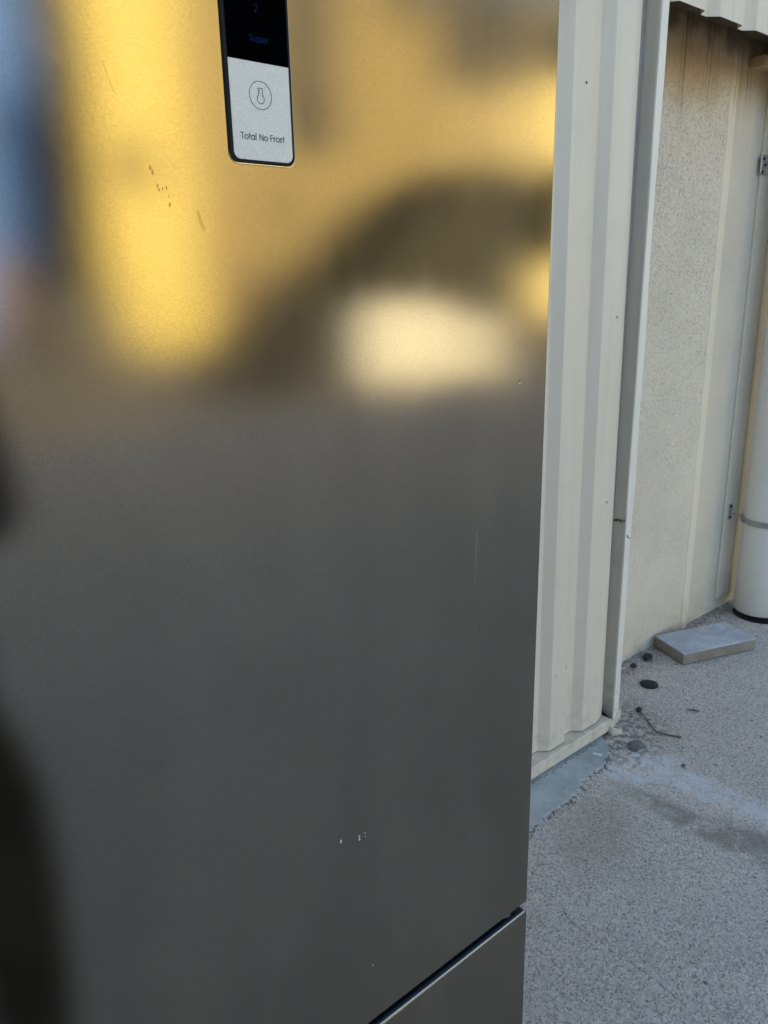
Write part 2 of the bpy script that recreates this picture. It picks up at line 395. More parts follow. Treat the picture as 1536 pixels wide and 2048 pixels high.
# upper sheet over the recess
FB = 2.127; FP = 0.211
def fr(x0): return [(x0, CY), (x0+0.060, CY), (x0+0.0615, CY+0.0015), (x0+0.0665, CY+0.0015), (x0+0.068, CY), (x0+0.128, CY), (x0+0.131, CY+0.002), (x0+0.148, VY-0.002), (x0+0.151, VY), (x0+0.178, VY), (x0+0.181, VY-0.002), (x0+0.208, CY+0.002)]
x0 = 2.052; k = 0
while x0 < 14:
    pr = [(x0, VY), (x0+0.03, VY), (x0+0.034, VY-0.002), (x0+0.05, CY+0.002)] if k == 0 else []
    xs = x0 + (0.053 if k == 0 else 0)
    for q in range(5): pr += fr(xs + q*FP)
    xe = xs + 5*FP
    pr += [(xe, CY)]
    clad(pr, FB, 2.75, 'fascia_panel', CREAM, bld, False)
    x0 = xe; k += 1
# base flashing: upstand, ledge and front lip
b = MB(); ring = [(1.250, 0.013), (1.2525, 0.010), (1.2545, 0.013), (1.2545, 0.050), (1.300, 0.0535), (1.300, 0.075), (1.302, 0.075), (1.302, 0.0515), (1.300, 0.0515), (1.252, 0.0525), (1.2495, 0.050)]
b.prism([(-6, y, z) for y, z in ring], [(1.985, y, z) for y, z in ring])
b.build('base_flashing', CREAM2, bld)
# corner post: web facing left painted grey for its shade, white flange facing the yard
b = MB(); b.box(2.019, 2.024, 1.270, 1.50, 0.03, 2.74); b.build('corner_web', GREYW, bld)
b = MB()
def zc(z): return 0.0012*math.sin(z*5.1) + 0.0008*math.sin(z*13)
zs = [0.03 + k*(2.71/40) for k in range(41)]
V = []; F = []
for z in zs: V += [(2.0165+zc(z), 1.2645, z), (2.0485+zc(z*1.3), 1.2655+zc(z), z), (2.0485+zc(z*1.3), 1.275, z), (2.0165+zc(z), 1.2695, z)]
for k in range(40):
    for i in range(4): F.append((k*4+i, k*4+(i+1)%4, (k+1)*4+(i+1)%4, (k+1)*4+i))
F += [(3,2,1,0), (160,161,162,163)]
b.add(V, F); b.build('corner_flange', WHITET, bld)
# dirt-filled joint across the corner post
b = MB()
for k in range(7):
    y = 1.275 + k*0.008 + random.uniform(-.002,.002); z = 0.716 - k*0.0004 + random.uniform(-.0025,.0025); r = random.uniform(.0022,.005)
    b.tube([(2.0170, y, z-r*0.8), (2.0170, y, z+r*0.8)], r*0.75, 6)
b.build('dirt_joint', LEAF, bld)
b = MB()
b.tube([(2.024,1.2635,0.672),(2.030,1.2635,0.663),(2.040,1.2645,0.658)], 0.0016, 5); b.build('scratch', LEAF, bld)
# screws on the last crest beside the post
for z in (1.330, 0.800):
    x = drift(1.896, z); b = MB()
    b.tube([(x, CY+0.001, z), (x, CY-0.0015, z)], 0.0055, 10); b.tube([(x, CY-0.001, z), (x, CY-0.0055, z)], 0.0035, 6)
    b.build('screw', CREAM2, bld)
b = MB(); b.tube([(drift(1.715,1.88), CY+.001, 1.885), (drift(1.715,1.88), CY-.002, 1.885)], 0.0028, 6); b.build('screw', DARKB, bld)
for q_ in (((1.751,0.328),(1.752,0.317),(1.7535,0.308)), ((1.702,0.312),(1.7015,0.303),(1.703,0.296))):
    b = MB(); b.tube([(x, CY-0.0002, z) for x, z in q_], [0.0008, 0.0022, 0.0008], 5); b.build('scuff', GREYW, bld)
# curled loose end of the sill channel
pth = [(2.012,1.226),(1.998,1.227),(1.986,1.231),(1.977,1.238),(1.976,1.247),(1.984,1.255),(2.01,1.262),(2.05,1.273),(2.09,1.285),(2.102,1.294)]
b = MB(); V = []; F = []
for i, (x, y) in enumerate(pth):
    j = min(i+1, len(pth)-1); k2 = max(i-1, 0); tx, ty = pth[j][0]-pth[k2][0], pth[j][1]-pth[k2][1]; L = math.hypot(tx, ty); nx, ny = -ty/L*0.0028, tx/L*0.0028
    h = 0.034 if i > 3 else 0.016 + 0.0045*i
    V += [(x-nx, y-ny, 0.001), (x+nx, y+ny, 0.001), (x+nx, y+ny, h), (x-nx, y-ny, h)]
for i in range(len(pth)-1):
    for k2 in range(4): F.append((i*4+k2, i*4+(k2+1)%4, (i+1)*4+(k2+1)%4, (i+1)*4+k2))
F += [(3,2,1,0), tuple(len(V)-4+k2 for k2 in range(4))]
b.add(V, F); b.build('sill_channel', CREAM2, bld)

# rendered recess
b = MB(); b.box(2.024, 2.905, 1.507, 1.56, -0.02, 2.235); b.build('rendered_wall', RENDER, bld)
b = MB(); V = []; F = []
for k in range(41):
    z = -0.01 + k*2.245/40; j = 0.0018*math.sin(k*1.7)+0.001*math.sin(k*4.1)
    V += [(2.862+j, 1.506, z), (2.8665+j, 1.5035, z), (2.909, 1.503, z), (2.914, 1.507, z), (2.914, 1.545, z), (2.862+j, 1.545, z)]
for k in range(40):
    for i in range(6): F.append((k*6+i, k*6+(i+1)%6, (k+1)*6+(i+1)%6, (k+1)*6+i))
F += [(5,4,3,2,1,0), tuple(240+i for i in range(6))]
b.add(V, F); b.build('corner_bead', SMOOTH, bld)
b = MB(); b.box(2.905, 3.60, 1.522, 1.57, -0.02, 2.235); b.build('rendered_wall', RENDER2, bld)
b = MB(); b.box(3.165, 3.272, 1.510, 1.523, 0.055, 2.20); b.build('joint_cover', RENDER2, bld, bevel=0.004)
b = MB(); b.box(3.279, 3.46, 1.506, 1.524, 0.05, 2.235); b.build('render_strip', OCHRE, bld, bevel=0.004)
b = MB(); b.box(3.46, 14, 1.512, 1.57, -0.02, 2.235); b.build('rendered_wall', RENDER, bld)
b = MB(); b.box(3.012, 3.5, 1.468, 1.524, 2.143, 2.178); b.build('eave_bracket', OCHRE, bld, bevel=0.002)
b = MB(); b.box(2.024, 14, 1.296, 1.56, 2.236, 2.27); b.build('soffit', OCHRE, bld)
b = MB(); b.box(3.142, 3.205, 1.502, 1.511, 1.80, 1.868); o = b.build('cover_plate', GALV, bld, bevel=0.004)
for i, (dx, dz) in enumerate(((0.010, 0.008), (0.012, 0.055), (0.03, 0.034))):
    q = MB(); q.tube([(3.142+dx, 1.503, 1.80+dz), (3.142+dx, 1.498, 1.80+dz)], 0.005, 8); q.build('screw', DARKB, o)
# body of the building, so that it blocks the sun
b = MB(); b.box(-6, 2.016, 1.312, 9, 0.06, 2.70); b.build('inner_wall', CORE, bld)
b = MB(); b.box(2.03, 14, 1.575, 9, -0.01, 2.2); b.box(2.05, 14, 1.31, 9, 2.275, 2.70); b.build('inner_wall', CORE, bld)
b = MB(); b.prism([(-6.2, 1.22, 2.752), (-6.2, 1.22, 2.79), (-6.2, 9.2, 3.05), (-6.2, 9.2, 3.01)], [(14.2, 1.22, 2.752), (14.2, 1.22, 2.79), (14.2, 9.2, 3.05), (14.2, 9.2, 3.01)])
b.build('roof', DARKROOF, bld)

# ------------------------------------------------------------------ the refrigerator
fr_ = thing('refrigerator', 'tall satin steel fridge freezer with a slim display panel on its upper door', 'refrigerator')
FX0, FX1, FY = -0.006, 0.592, 0.467
def ud_ring(y, zb=0.7365):
    zt = 1.865
    return [(FX0, y, zb), (0.5515, y, zb), (0.5525, y, zb-0.0012), (0.5633, y, zb-0.0052), (0.5643, y, zb), (FX1, y, zb), (FX1, y, zt), (FX0, y, zt)]
b = MB(); b.prism(ud_ring(FY), ud_ring(FY+0.055)); ud = b.build('upper_door', STEEL, fr_, bevel=0.0016, seg=3)
b = MB(); b.box(FX0, FX1, FY, FY+0.055, 0.085, 0.7222); ld = b.build('lower_door', STEEL, fr_, bevel=0.0007, seg=2)
# grip rail on the lower door: bright front edge, dark trough rising to the back
b = MB(); r2_ = [(FY+0.0005, 0.7223), (FY+0.0004, 0.7232), (FY+0.0007, 0.7238), (FY+0.0012, 0.7240), (FY+0.0013, 0.7223)]
b.prism([(FX0+0.002, y, z) for y, z in r2_], [(FX1-0.0035, y, z) for y, z in r2_]); b.build('grip_edge', GRIPE, ld)
b = MB(); r3_ = [(FY+0.0016, 0.7223), (FY+0.0016, 0.7236), (FY+0.0032, 0.7252), (FY+0.0050, 0.7256), (FY+0.012, 0.7245), (FY+0.022, 0.7215), (FY+0.032, 0.7235), (FY+0.045, 0.733), (FY+0.054, 0.7345), (FY+0.054, 0.7223)]
b.prism([(FX0+0.002, y, z) for y, z in r3_], [(FX1-0.004 - max(0, (y-FY-0.02))*0.22, y, z) for y, z in r3_]); b.build('grip_rail', NAVY, ld, bevel=0.0008)
b = MB(); b.box(FX0+0.01, FX1-0.012, FY+0.054, FY+0.068, 0.10, 0.715); b.box(FX0+0.01, FX1-0.012, FY+0.055, FY+0.068, 0.745, 1.855); b.build('gasket', GASKET, fr_)
b = MB(); b.box(FX0+0.002, FX1-0.002, FY+0.068, 1.09, 0.03, 1.86); cab = b.build('cabinet', CABINET, fr_, bevel=0.004)
for (x, y) in ((0.05, 0.58), (0.54, 0.58), (0.05, 1.04), (0.54, 1.04)):
    b = MB(); b.tube([(x, y, 0.0), (x, y, 0.032)], 0.02, 12); b.build('foot', GASKET, cab)

# display panel, let into the door
def rrect(x0, x1, z0, z1, r, y, n=6):
    out = []
    for (cx, cz, a0) in ((x1-r, z0+r, -90), (x1-r, z1-r, 0), (x0+r, z1-r, 90), (x0+r, z0+r, 180)):
        for k in range(n+1):
            a = math.radians(a0 + 90*k/n); out.append((cx + r*math.cos(a), y, cz + r*math.sin(a)))
    return out
b = MB(); b.prism(rrect(0.2684, 0.3180, 1.5055, 1.727, 0.0065, FY+0.003), rrect(0.2684, 0.3180, 1.5055, 1.727, 0.0065, FY-0.0006)); b.build('panel_rim', RIM, ud, bevel=0.0004)
b = MB(); b.prism(rrect(0.2684, 0.3173, 1.5063, 1.726, 0.006, FY+0.002), rrect(0.2684, 0.3173, 1.5063, 1.726, 0.006, FY-0.0016)); b.build('panel_bezel', BLACKP, ud, bevel=0.0007)
b = MB(); b.prism(rrect(0.2711, 0.3153, 1.5652, 1.7235, 0.0005, FY+0.001), rrect(0.2711, 0.3153, 1.5652, 1.7235, 0.0005, FY-0.0019)); b.build('display_screen', SCREEN, ud)
ring = [p for p in rrect(0.2711, 0.3149, 1.5084, 1.60, 0.0045, 0)]
low = [p for p in ring if p[2] < 1.52]; low = low[:]      # rounded bottom corners only
poly = [p for p in low if p[0] > 0.29] + [(0.3149, 0, 1.5650), (0.2711, 0, 1.5650)] + [p for p in low if p[0] < 0.29]
b = MB(); b.prism([(x, FY+0.001, z) for x, y, z in poly], [(x, FY-0.0020, z) for x, y, z in poly]); b.build('silver_panel', SILVER, ud)
PY = FY - 0.0020
def arc(cx, cz, r, a0, a1, n=20, sx=1.0): return [(cx + sx*r*math.cos(math.radians(a0+(a1-a0)*k/n)), cz + r*math.sin(math.radians(a0+(a1-a0)*k/n))) for k in range(n+1)]
def glyph(ch):
    xh = 0.70; r = xh/2
    G = {
     'T': (0.62, [[(0.0,1),(0.6,1)], [(0.3,1),(0.3,0)]]),
     'o': (0.76, [arc(r+.02, r, r, 0, 360)]),
     't': (0.36, [[(0.16,0.98),(0.16,0)], [(0.0,xh),(0.32,xh)]]),
     'a': (0.80, [arc(r+.02, r, r, 0, 360), [(0.72,xh),(0.72,0)]]),
     'l': (0.24, [[(0.08,1.03),(0.08,0)]]),
     'N': (0.86, [[(0.06,0),(0.06,1),(0.74,0),(0.74,1)]]),
     'F': (0.56, [[(0.06,0),(0.06,1),(0.50,1)], [(0.06,0.54),(0.46,0.54)]]),
     'r': (0.36, [[(0.06,0),(0.06,xh)], [(0.06,0.45),(0.13,0.62),(0.22,0.70),(0.33,0.70)]]),
     's': (0.48, [[(0.38,0.58),(0.30,0.68),(0.20,0.70),(0.10,0.65),(0.07,0.54),(0.13,0.44),(0.28,0.33),(0.36,0.24),(0.36,0.11),(0.27,0.02),(0.16,0.0),(0.07,0.05),(0.02,0.14)]]),
     'S': (0.62, [[(0.50,0.84),(0.42,0.96),(0.29,1.0),(0.14,0.95),(0.08,0.78),(0.15,0.62),(0.38,0.46),(0.50,0.32),(0.48,0.12),(0.34,0.0),(0.18,0.02),(0.06,0.18)]]),
     'u': (0.66, [[(0.06,xh),(0.06,0.28),(0.12,0.08),(0.28,0.0),(0.44,0.06),(0.52,0.24)], [(0.52,xh),(0.52,0)]]),
     'p': (0.80, [arc(r+.08, r, r, 0, 360), [(0.06,xh),(0.06,-0.3)]]),
     'e': (0.74, [[(0.03,0.36),(0.70,0.36)] + arc(r+.02, r, r, 5, 320)]),
     '2': (0.66, [arc(0.30, 0.72, 0.26, 165, -20, 12) + [(0.06,0.0),(0.60,0.0)]]),
     ' ': (0.34, []) }
    return G[ch]
def text(s, cap):
    out = []; x = 0.0
    for ch in s:
        adv, L = glyph(ch)
        out += [[((px+x)*cap, pz*cap) for px, pz in ln] for ln in L]; x += adv + 0.10
    return out, (x-0.10)*cap
def lettering(s, x0, x1, z, cap, w, mat, y):
    L, wd = text(s, cap); k = (x1-x0)/wd
    L = [[(p[0]*k, p[1]) for p in ln] for ln in L]
    b = MB(); b.strokes(L, w, (x0, y, z), 0.00012); return b.build('lettering', mat, ud)
lettering('Total No Frost', 0.2766, 0.3090, 1.5203, 0.0036, 0.00050, INK, PY)
lettering('Super', 0.2873, 0.3011, 1.5765, 0.0036, 0.00052, GLOWINK, FY-0.0019)
lettering('2', 0.2919, 0.2946, 1.5928, 0.0042, 0.00045, GLOWINK, FY-0.0019)
b = MB()
b.strokes([arc(0.2928, 1.5464, 0.0081, 0, 360, 48)], 0.00038, (0, PY, 0), 0.00012)
bulb = arc(0.2928, 1.5442, 0.0026, 125, 415, 22); bulb = [p for p in bulb]
b.strokes([bulb + [(0.2943, 1.5505), (0.2912, 1.5505), (0.2914, bulb[0][1])]], 0.00042, (0, PY, 0), 0.00012)
b.strokes([[(0.2913, 1.5492), (0.2926, 1.5492)], [(0.2913, 1.5478), (0.2926, 1.5478)]], 0.00035, (0, PY, 0), 0.00012)
b.build('thermometer_icon', INK, ud)
# marks on the steel
def chip(pts_, name, mat, th=0.00012):
    b = MB(); n = len(pts_)
    b.prism([(x, FY+0.0002, z) for x, z in pts_], [(x, FY-th, z) for x, z in pts_]); return b.build(name, mat, ud)
def blob(x, z, rx, rz, n=8): return [(x + rx*math.cos(2*math.pi*k/n)*random.uniform(.7,1.2), z + rz*math.sin(2*math.pi*k/n)*random.uniform(.7,1.2)) for k in range(n)]
CHIP = plain('pale_chip', (0.60, 0.57, 0.45), 0.5); SPECK = plain('brown_speck', (0.20, 0.135, 0.05), 0.24, 1.0)
for x, z, rx, rz in ((0.3306, 0.9622, .0014, .0021), (0.3512, 0.9562, .0009, .0014), (0.3510, 0.9532, .0011, .0018), (0.3575, 0.9562, .0006, .0013), (0.3579, 0.9525, .0005, .0009), (0.3618, 0.8035, .0007, .0008)):
    chip(blob(x, z, rx, rz), 'paint_chip', CHIP)
b = MB()
for x, z, rx, rz in ((0.2150, 1.4992, .0007, .0015), (0.2162, 1.4968, .0006, .0016), (0.2185, 1.4895, .0005, .0015), (0.2192, 1.4872, .0005, .0011), (0.2214, 1.4880, .0004, .0010), (0.2241, 1.4885, .0004, .0012), (0.2248, 1.4842, .0003, .0008), (0.2252, 1.4792, .0006, .0013)):
    p = blob(x, z, rx, rz); b.prism([(q[0], FY+0.0002, q[1]) for q in p], [(q[0], FY-0.0001, q[1]) for q in p])
b.build('stain_speck', SPECK, ud)
SCR = plain('pale_scratch', (0.20, 0.19, 0.165), 0.6)
for ln in ([(0.4985,1.2085),(0.4975,1.190),(0.4968,1.170),(0.4965,1.158)], [(0.5003,1.2095),(0.4985,1.190),(0.4970,1.172)], [(0.4945,1.2075),(0.503,1.2105)], [(0.576,1.144),(0.561,1.136),(0.548,1.1305),(0.538,1.128)], [(0.5525,1.378),(0.5522,1.371)], [(0.266,1.337),(0.268,1.327)], [(0.353,1.0137),(0.3536,1.011)], [(0.531,1.303),(0.529,1.288)], [(0.5,1.29),(0.506,1.305)]):
    b = MB(); b.strokes([ln], 0.00045, (0, FY, 0), 0.00005); b.build('scratch', SCR, ud)
DENT = plain('dark_nick', (0.05,0.05,0.05), 0.5)
for x, z in ((0.5044,1.1093), (0.4999,1.0913), (0.5384,0.93), (0.5532,1.3425)):
    chip(blob(x, z, .0006, .0009), 'nick', DENT)
TARN = plain('tarnish', (0.232, 0.195, 0.140), 0.16, 1.0)
for q_ in ([(0.1924,1.5530),(0.1934,1.5525),(0.1950,1.5455),(0.1975,1.5385),(0.1990,1.5365),(0.1978,1.5368),(0.1955,1.5430)], [(0.2425,1.4760),(0.2445,1.4765),(0.2455,1.4720),(0.2475,1.4660),(0.2470,1.4640),(0.2440,1.4690),(0.2430,1.4730)]):
    chip(q_, 'smear', TARN, 0.00003)
SMUDGE = plain('dull_smear', (0.105, 0.10, 0.09), 0.6)
chip([(0.4955,1.2075),(0.5012,1.2085),(0.4992,1.196),(0.4972,1.176),(0.4968,1.160),(0.4962,1.172),(0.4968,1.192)], 'smear', SMUDGE, 0.00004)
p = blob(0.5533, 1.3408, .0013, .0008); chip(p, 'nick', CHIP)

# ------------------------------------------------------------------ small things by the wall
pipe = thing('drain_pipe', 'thick pale plastic drain pipe standing in front of the rendered wall', 'pipe')
PX, PYc, PR = 3.272, 1.368, 0.105
b = MB(); b.tube([(PX, PYc, 0.022), (PX, PYc, 0.028)] + [(PX, PYc, 0.3*k) for k in range(1, 8)] + [(PX, PYc, 2.14)], [PR-0.006] + [PR]*9, 40); b.build('pipe_shaft', PVC, pipe, smooth=False)
for p in pipe.children[0].data.polygons: p.use_smooth = len(p.vertices) == 4
b = MB(); ringp = [(PX + (PR+0.003)*math.cos(a), PYc + (PR+0.003)*math.sin(a)) for a in [2*math.pi*k/40 for k in range(40)]]
ro = [(PX + (PR+0.0055)*math.cos(2*math.pi*k/40), PYc + (PR+0.0055)*math.sin(2*math.pi*k/40)) for k in range(40)]
V = []; F = []
for k in range(40):
    dz = 0.0
    V += [(ringp[k][0], ringp[k][1], 0.424), (ro[k][0], ro[k][1], 0.422), (ro[k][0], ro[k][1], 0.444), (ringp[k][0], ringp[k][1], 0.446)]
for k in range(40):
    j = (k+1) % 40
    for i in range(4): F.append((k*4+i, k*4+(i+1)%4, j*4+(i+1)%4, j*4+i))
b.add(V, F); clamp = b.build('pipe_clamp', GALV, pipe)
b = MB(); b.tube([(PX-0.004, PYc-0.006, 0.001), (PX-0.004, PYc-0.006, 0.004)], PR+0.003, 32); b.build('gap_shade_disc', DARKB, pipe)  # black disc standing in for the shade in the gap under the pipe
b = MB(); a = math.radians(222); cx_, cy_ = PX + (PR+0.007)*math.cos(a), PYc + (PR+0.007)*math.sin(a); b.box(cx_-0.006, cx_+0.006, cy_-0.006, cy_+0.006, 0.418, 0.45); b.build('bolt', RIM, clamp, bevel=0.002)
b = MB(); b.tube([(3.200, 1.512, 0.455), (3.196, 1.47, 0.450), (3.180, 1.425, 0.440)], 0.0045, 8); b.build('bracket_arm', GALV, clamp)
b = MB(); b.box(3.190, 3.210, 1.505, 1.5115, 0.42, 0.49); b.build('bracket_plate', GALV, clamp, bevel=0.002)
for z in (0.430, 0.480):
    b = MB(); b.tube([(3.200, 1.506, z), (3.200, 1.500, z)], 0.006, 8); b.build('screw', DARKB, clamp)

A, B_, Cc, D_ = (2.585, 1.335), (2.917, 1.213), (2.980, 1.378), (2.650, 1.498)
b = MB(); V0 = [(*p, 0.003) for p in (A, B_, Cc, D_)]; V1 = [(*p, 0.050) for p in (A, B_, Cc, D_)]
b.prism(V0, V1); blk = b.build('paving_slab', SLAB, bevel=0.004, seg=2)
tag(blk, 'loose grey concrete paving slab lying on the ground beside the drain pipe', 'paving slab')

cap_ = thing('bottle_cap', 'flat round black cap with ribbed top lying on the concrete below the slab', 'cap')
b = MB(); cx0, cy0 = 2.360, 1.340
b.tube([(cx0, cy0, 0.001), (cx0, cy0, 0.004), (cx0, cy0, 0.0055)], [0.033, 0.033, 0.030], 28); b.build('cap_disc', DARKB, cap_)
for k in range(7):
    o_ = (k-3)*0.008; h_ = math.sqrt(max(0.0001, 0.026**2 - o_**2))
    q = MB(); q.box(cx0-h_, cx0+h_, cy0+o_-0.0016, cy0+o_+0.0016, 0.0054, 0.0085); q.build('rib', plain('cap_rib', (0.035, 0.04, 0.05), 0.45) if k == 0 else bpy.data.materials['cap_rib'], cap_)

def lump(name, x, y, r, h, mat, label, cat, seed):
    rnd = random.Random(seed); bm = bmesh.new(); bmesh.ops.create_icosphere(bm, subdivisions=2, radius=1)
    for v in bm.verts:
        k = rnd.uniform(.72, 1.15); v.co = Vector((v.co.x*r*k, v.co.y*r*k*0.8, v.co.z*h*k))
    zmin = min(v.co.z for v in bm.verts)
    for v in bm.verts: v.co += Vector((x, y, -zmin))
    me = bpy.data.meshes.new(name); bm.to_mesh(me); bm.free(); me.materials.append(mat)
    o = bpy.data.objects.new(name, me); COL.objects.link(o)
    return tag(o, label, cat)
lump('tar_lump', 2.529, 1.455, 0.026, 0.013, DARKB, 'larger black lump of tar at the foot of the rendered wall', 'lump', 1)
lump('tar_lump', 2.430, 1.452, 0.015, 0.009, DARKB, 'smaller black lump of tar nearer the corner post', 'lump', 2)
lump('stone', 1.975, 1.150, 0.028, 0.009, STONE, 'flat dark stone on the ground past the end of the cement strip', 'stone', 3)
lump('stone', 2.168, 1.262, 0.013, 0.010, DARKB, 'small black stone at the upper end of the dry twig', 'stone', 4)
lump('stone', 1.99, 0.995, 0.008, 0.006, STONE, 'pebble on the pale patch of the concrete', 'stone', 5)
lump('stone', 2.13, 1.33, 0.012, 0.008, DARKB, 'dark pebble close to the foot of the corner post', 'stone', 6)
b = MB(); b.tube([(2.166,1.258,0.010), (2.150,1.232,0.006), (2.133,1.204,0.005), (2.110,1.178,0.006), (2.093,1.148,0.006), (2.108,1.118,0.004), (2.127,1.080,0.004)], [.0018,.0022,.0026,.0024,.0030,.0026,.0034], 7)
tag(b.build('twig', TWIG), 'thin bent dry twig lying on the concrete near the corner post', 'twig')
b = MB(); rr = [(2.296,1.158,.002), (2.308,1.143,.007), (2.322,1.124,.003), (2.316,1.122,.004), (2.302,1.138,.008)]
b.prism(rr, [(x, y, z+0.0015) for x, y, z in rr]); tag(b.build('leaf', LEAF), 'curled dead leaf sliver on the open concrete right of the twig', 'leaf')
b = MB(); b.box(-0.014, 0.014, -0.004, 0.004, 0, 0.005); w = b.build('plastic_chip', WHITEF, bevel=0.001); w.location = (1.842, 1.200, 0.0062); w.rotation_euler = (0, 0, math.radians(-62))
tag(w, 'small white plastic chip on the grey cement strip', 'chip')
# grit swept against the wall foot and cement edge
b = MB(); rnd = random.Random(11)
def pebble(x, y, r, z=0.0):
    a = rnd.uniform(0, 6.28); s_ = [rnd.uniform(.6,1.2)*r for _ in range(5)]
    b.add([(x+s_[0]*math.cos(a), y+s_[0]*math.sin(a), z), (x+s_[1]*math.cos(a+2), y+s_[1]*math.sin(a+2), z), (x+s_[2]*math.cos(a+4.2), y+s_[2]*math.sin(a+4.2), z), (x, y, z+s_[3]*0.9)], [(0,1,3),(1,2,3),(2,0,3),(0,2,1)])
for _ in range(420):
    x = rnd.uniform(2.06, 3.15); pebble(x, 1.50 - abs(rnd.gauss(0, 0.035)), rnd.uniform(.0015, .005))
for _ in range(750):
    k = rnd.randrange(20, len(pts)-3); pebble(pts[k][0]+rnd.gauss(0,.008), pts[k][1]+rnd.gauss(-.004,.008), rnd.uniform(.0015,.005))
for _ in range(330): pebble(rnd.uniform(1.3, 2.0), 1.247 - abs(rnd.gauss(0, 0.006)), rnd.uniform(.0015, .0045), 0.005)  # dark grit row added to stand for gap shade under the flashing
for _ in range(200): pebble(rnd.gauss(2.06, .07), rnd.gauss(1.19, .06), rnd.uniform(.0012, .0042))
for _ in range(260): pebble(rnd.uniform(1.1, 3.0), rnd.uniform(0.3, 1.3), rnd.uniform(.0012, .0032))
tag(b.build('grit', STONE), 'dark grit scattered over the concrete and along the wall foot', 'grit', kind='stuff')

# ------------------------------------------------------------------ the yard in front of the fridge (seen blurred in the steel)
def ry(yv): return 0.934 - yv          # mirrored depth -> real y
YEL = mat_paint('yellow_wall', (0.60, 0.525, 0.175), 0.95); OCW = mat_paint('ochre_wall', (0.275, 0.232, 0.115), 0.95); CRW = mat_paint('straw_wall', (0.60, 0.55, 0.29), 0.95)
GLASSD = plain('dark_window', (0.02, 0.024, 0.028), 0.08, 0, 0.1, 2, 0.5); FRAME = plain('window_frame', (0.20, 0.19, 0.18), 0.5)
TIMB = plain('dark_timber', (0.035, 0.036, 0.028), 0.8, 0, 0.3, 8); APPW = plain('white_enamel', (0.64, 0.655, 0.62), 0.35); DOORM = plain('brown_door', (0.16, 0.12, 0.09), 0.6)

def unit(name, label, x0, x1, yv, h, mat, wins, door=None, depth=9.0):
    t = thing(name, label, 'building'); y = ry(yv)
    b = MB(); b.box(x0, x1, y-depth, y, -0.05, h); wl = b.build('wall', mat, t)
    b = MB(); b.box(x0-0.05, x1+0.05, y-depth-0.1, y+0.15, h+0.003, h+0.22); b.build('roof', DARKROOF, t)
    for (a, c, z0, z1) in wins:
        b = MB(); b.box(a, c, y+0.003, y+0.07, z0, z1); f = b.build('window', FRAME, t)
        n = max(1, round((c-a)/0.9)); m_ = max(1, round((z1-z0)/1.1))
        for i in range(n):
            for j in range(m_):
                q = MB(); w_ = (c-a)/n; h2 = (z1-z0)/m_
                q.box(a+i*w_+0.05, a+(i+1)*w_-0.05, y+0.071, y+0.078, z0+j*h2+0.05, z0+(j+1)*h2-0.05); q.build('pane', GLASSD, f)
    if door:
        a, c, z1 = door; b = MB(); b.box(a, c, y+0.003, y+0.08, 0.0, z1); b.build('door', DOORM, t)
    return t
unit('warehouse', 'bright yellow warehouse wall in low sun, mirrored left in the steel door', 7.75, 10.35, 20.0, 10.6, YEL, [(8.35, 9.2, 3.9, 4.9)], depth=4.0)
b = MB(); b.box(7.68, 7.747, ry(20.0)-4.0, ry(20.0)-0.02, -0.05, 10.55); b.build('shaded_end_wall', TIMB, bpy.data.objects['warehouse'])  # near-black sheet paints in the shade on the warehouse's side
unit('warehouse', 'dull ochre warehouse front with tall dark window, mirrored in the steel door', 10.35, 19.6, 20.3, 10.6, OCW, [(13.4, 15.3, 5.2, 10.0), (12.9, 13.5, 3.3, 4.2), (17.6, 19.4, 9.4, 10.4)], (11.3, 12.3, 2.1))
KHW = mat_paint('khaki_wall', (0.33, 0.29, 0.165), 0.95)
unit('warehouse', 'khaki warehouse front with high dark windows, mirrored above the shed roof', 19.6, 23.6, 20.15, 10.8, KHW, [(19.75, 23.4, 7.9, 10.7)])
unit('warehouse', 'pale straw warehouse front at the right end, mirrored beside the door edge', 23.6, 30.5, 20.0, 10.9, CRW, [(23.75, 29.5, 8.5, 10.7)])

shed = thing('shed', 'dark timber shed with sloping roof behind the row of white appliances', 'shed')
y0, y1 = ry(13.0), ry(16.0)
gab = [(8.9, -0.02), (8.9, 0.30), (10.3, 1.36), (12.4, 2.98), (14.4, 3.95), (15.7, 3.95), (15.7, -0.02)]
b = MB(); b.prism([(x, y0, z) for x, z in gab], [(x, y1, z) for x, z in gab]); b.build('shed_wall', TIMB, shed)
rf = [(8.55, 0.10), (10.2, 1.42), (12.38, 3.09), (14.4, 4.08), (17.7, 4.02), (17.7, 2.0), (17.4, 2.0), (17.4, 3.95), (15.71, 3.98), (14.4, 3.97), (12.4, 3.0), (10.3, 1.37), (8.62, 0.05)]
b = MB(); b.prism([(x, y0+0.3, z) for x, z in rf], [(x, y1-0.2, z) for x, z in rf]); b.build('roof', TIMB, shed)
b = MB(); b.box(12.6, 13.9, y0+0.004, y0+0.06, 0, 2.2); b.build('door', TIMB, shed)

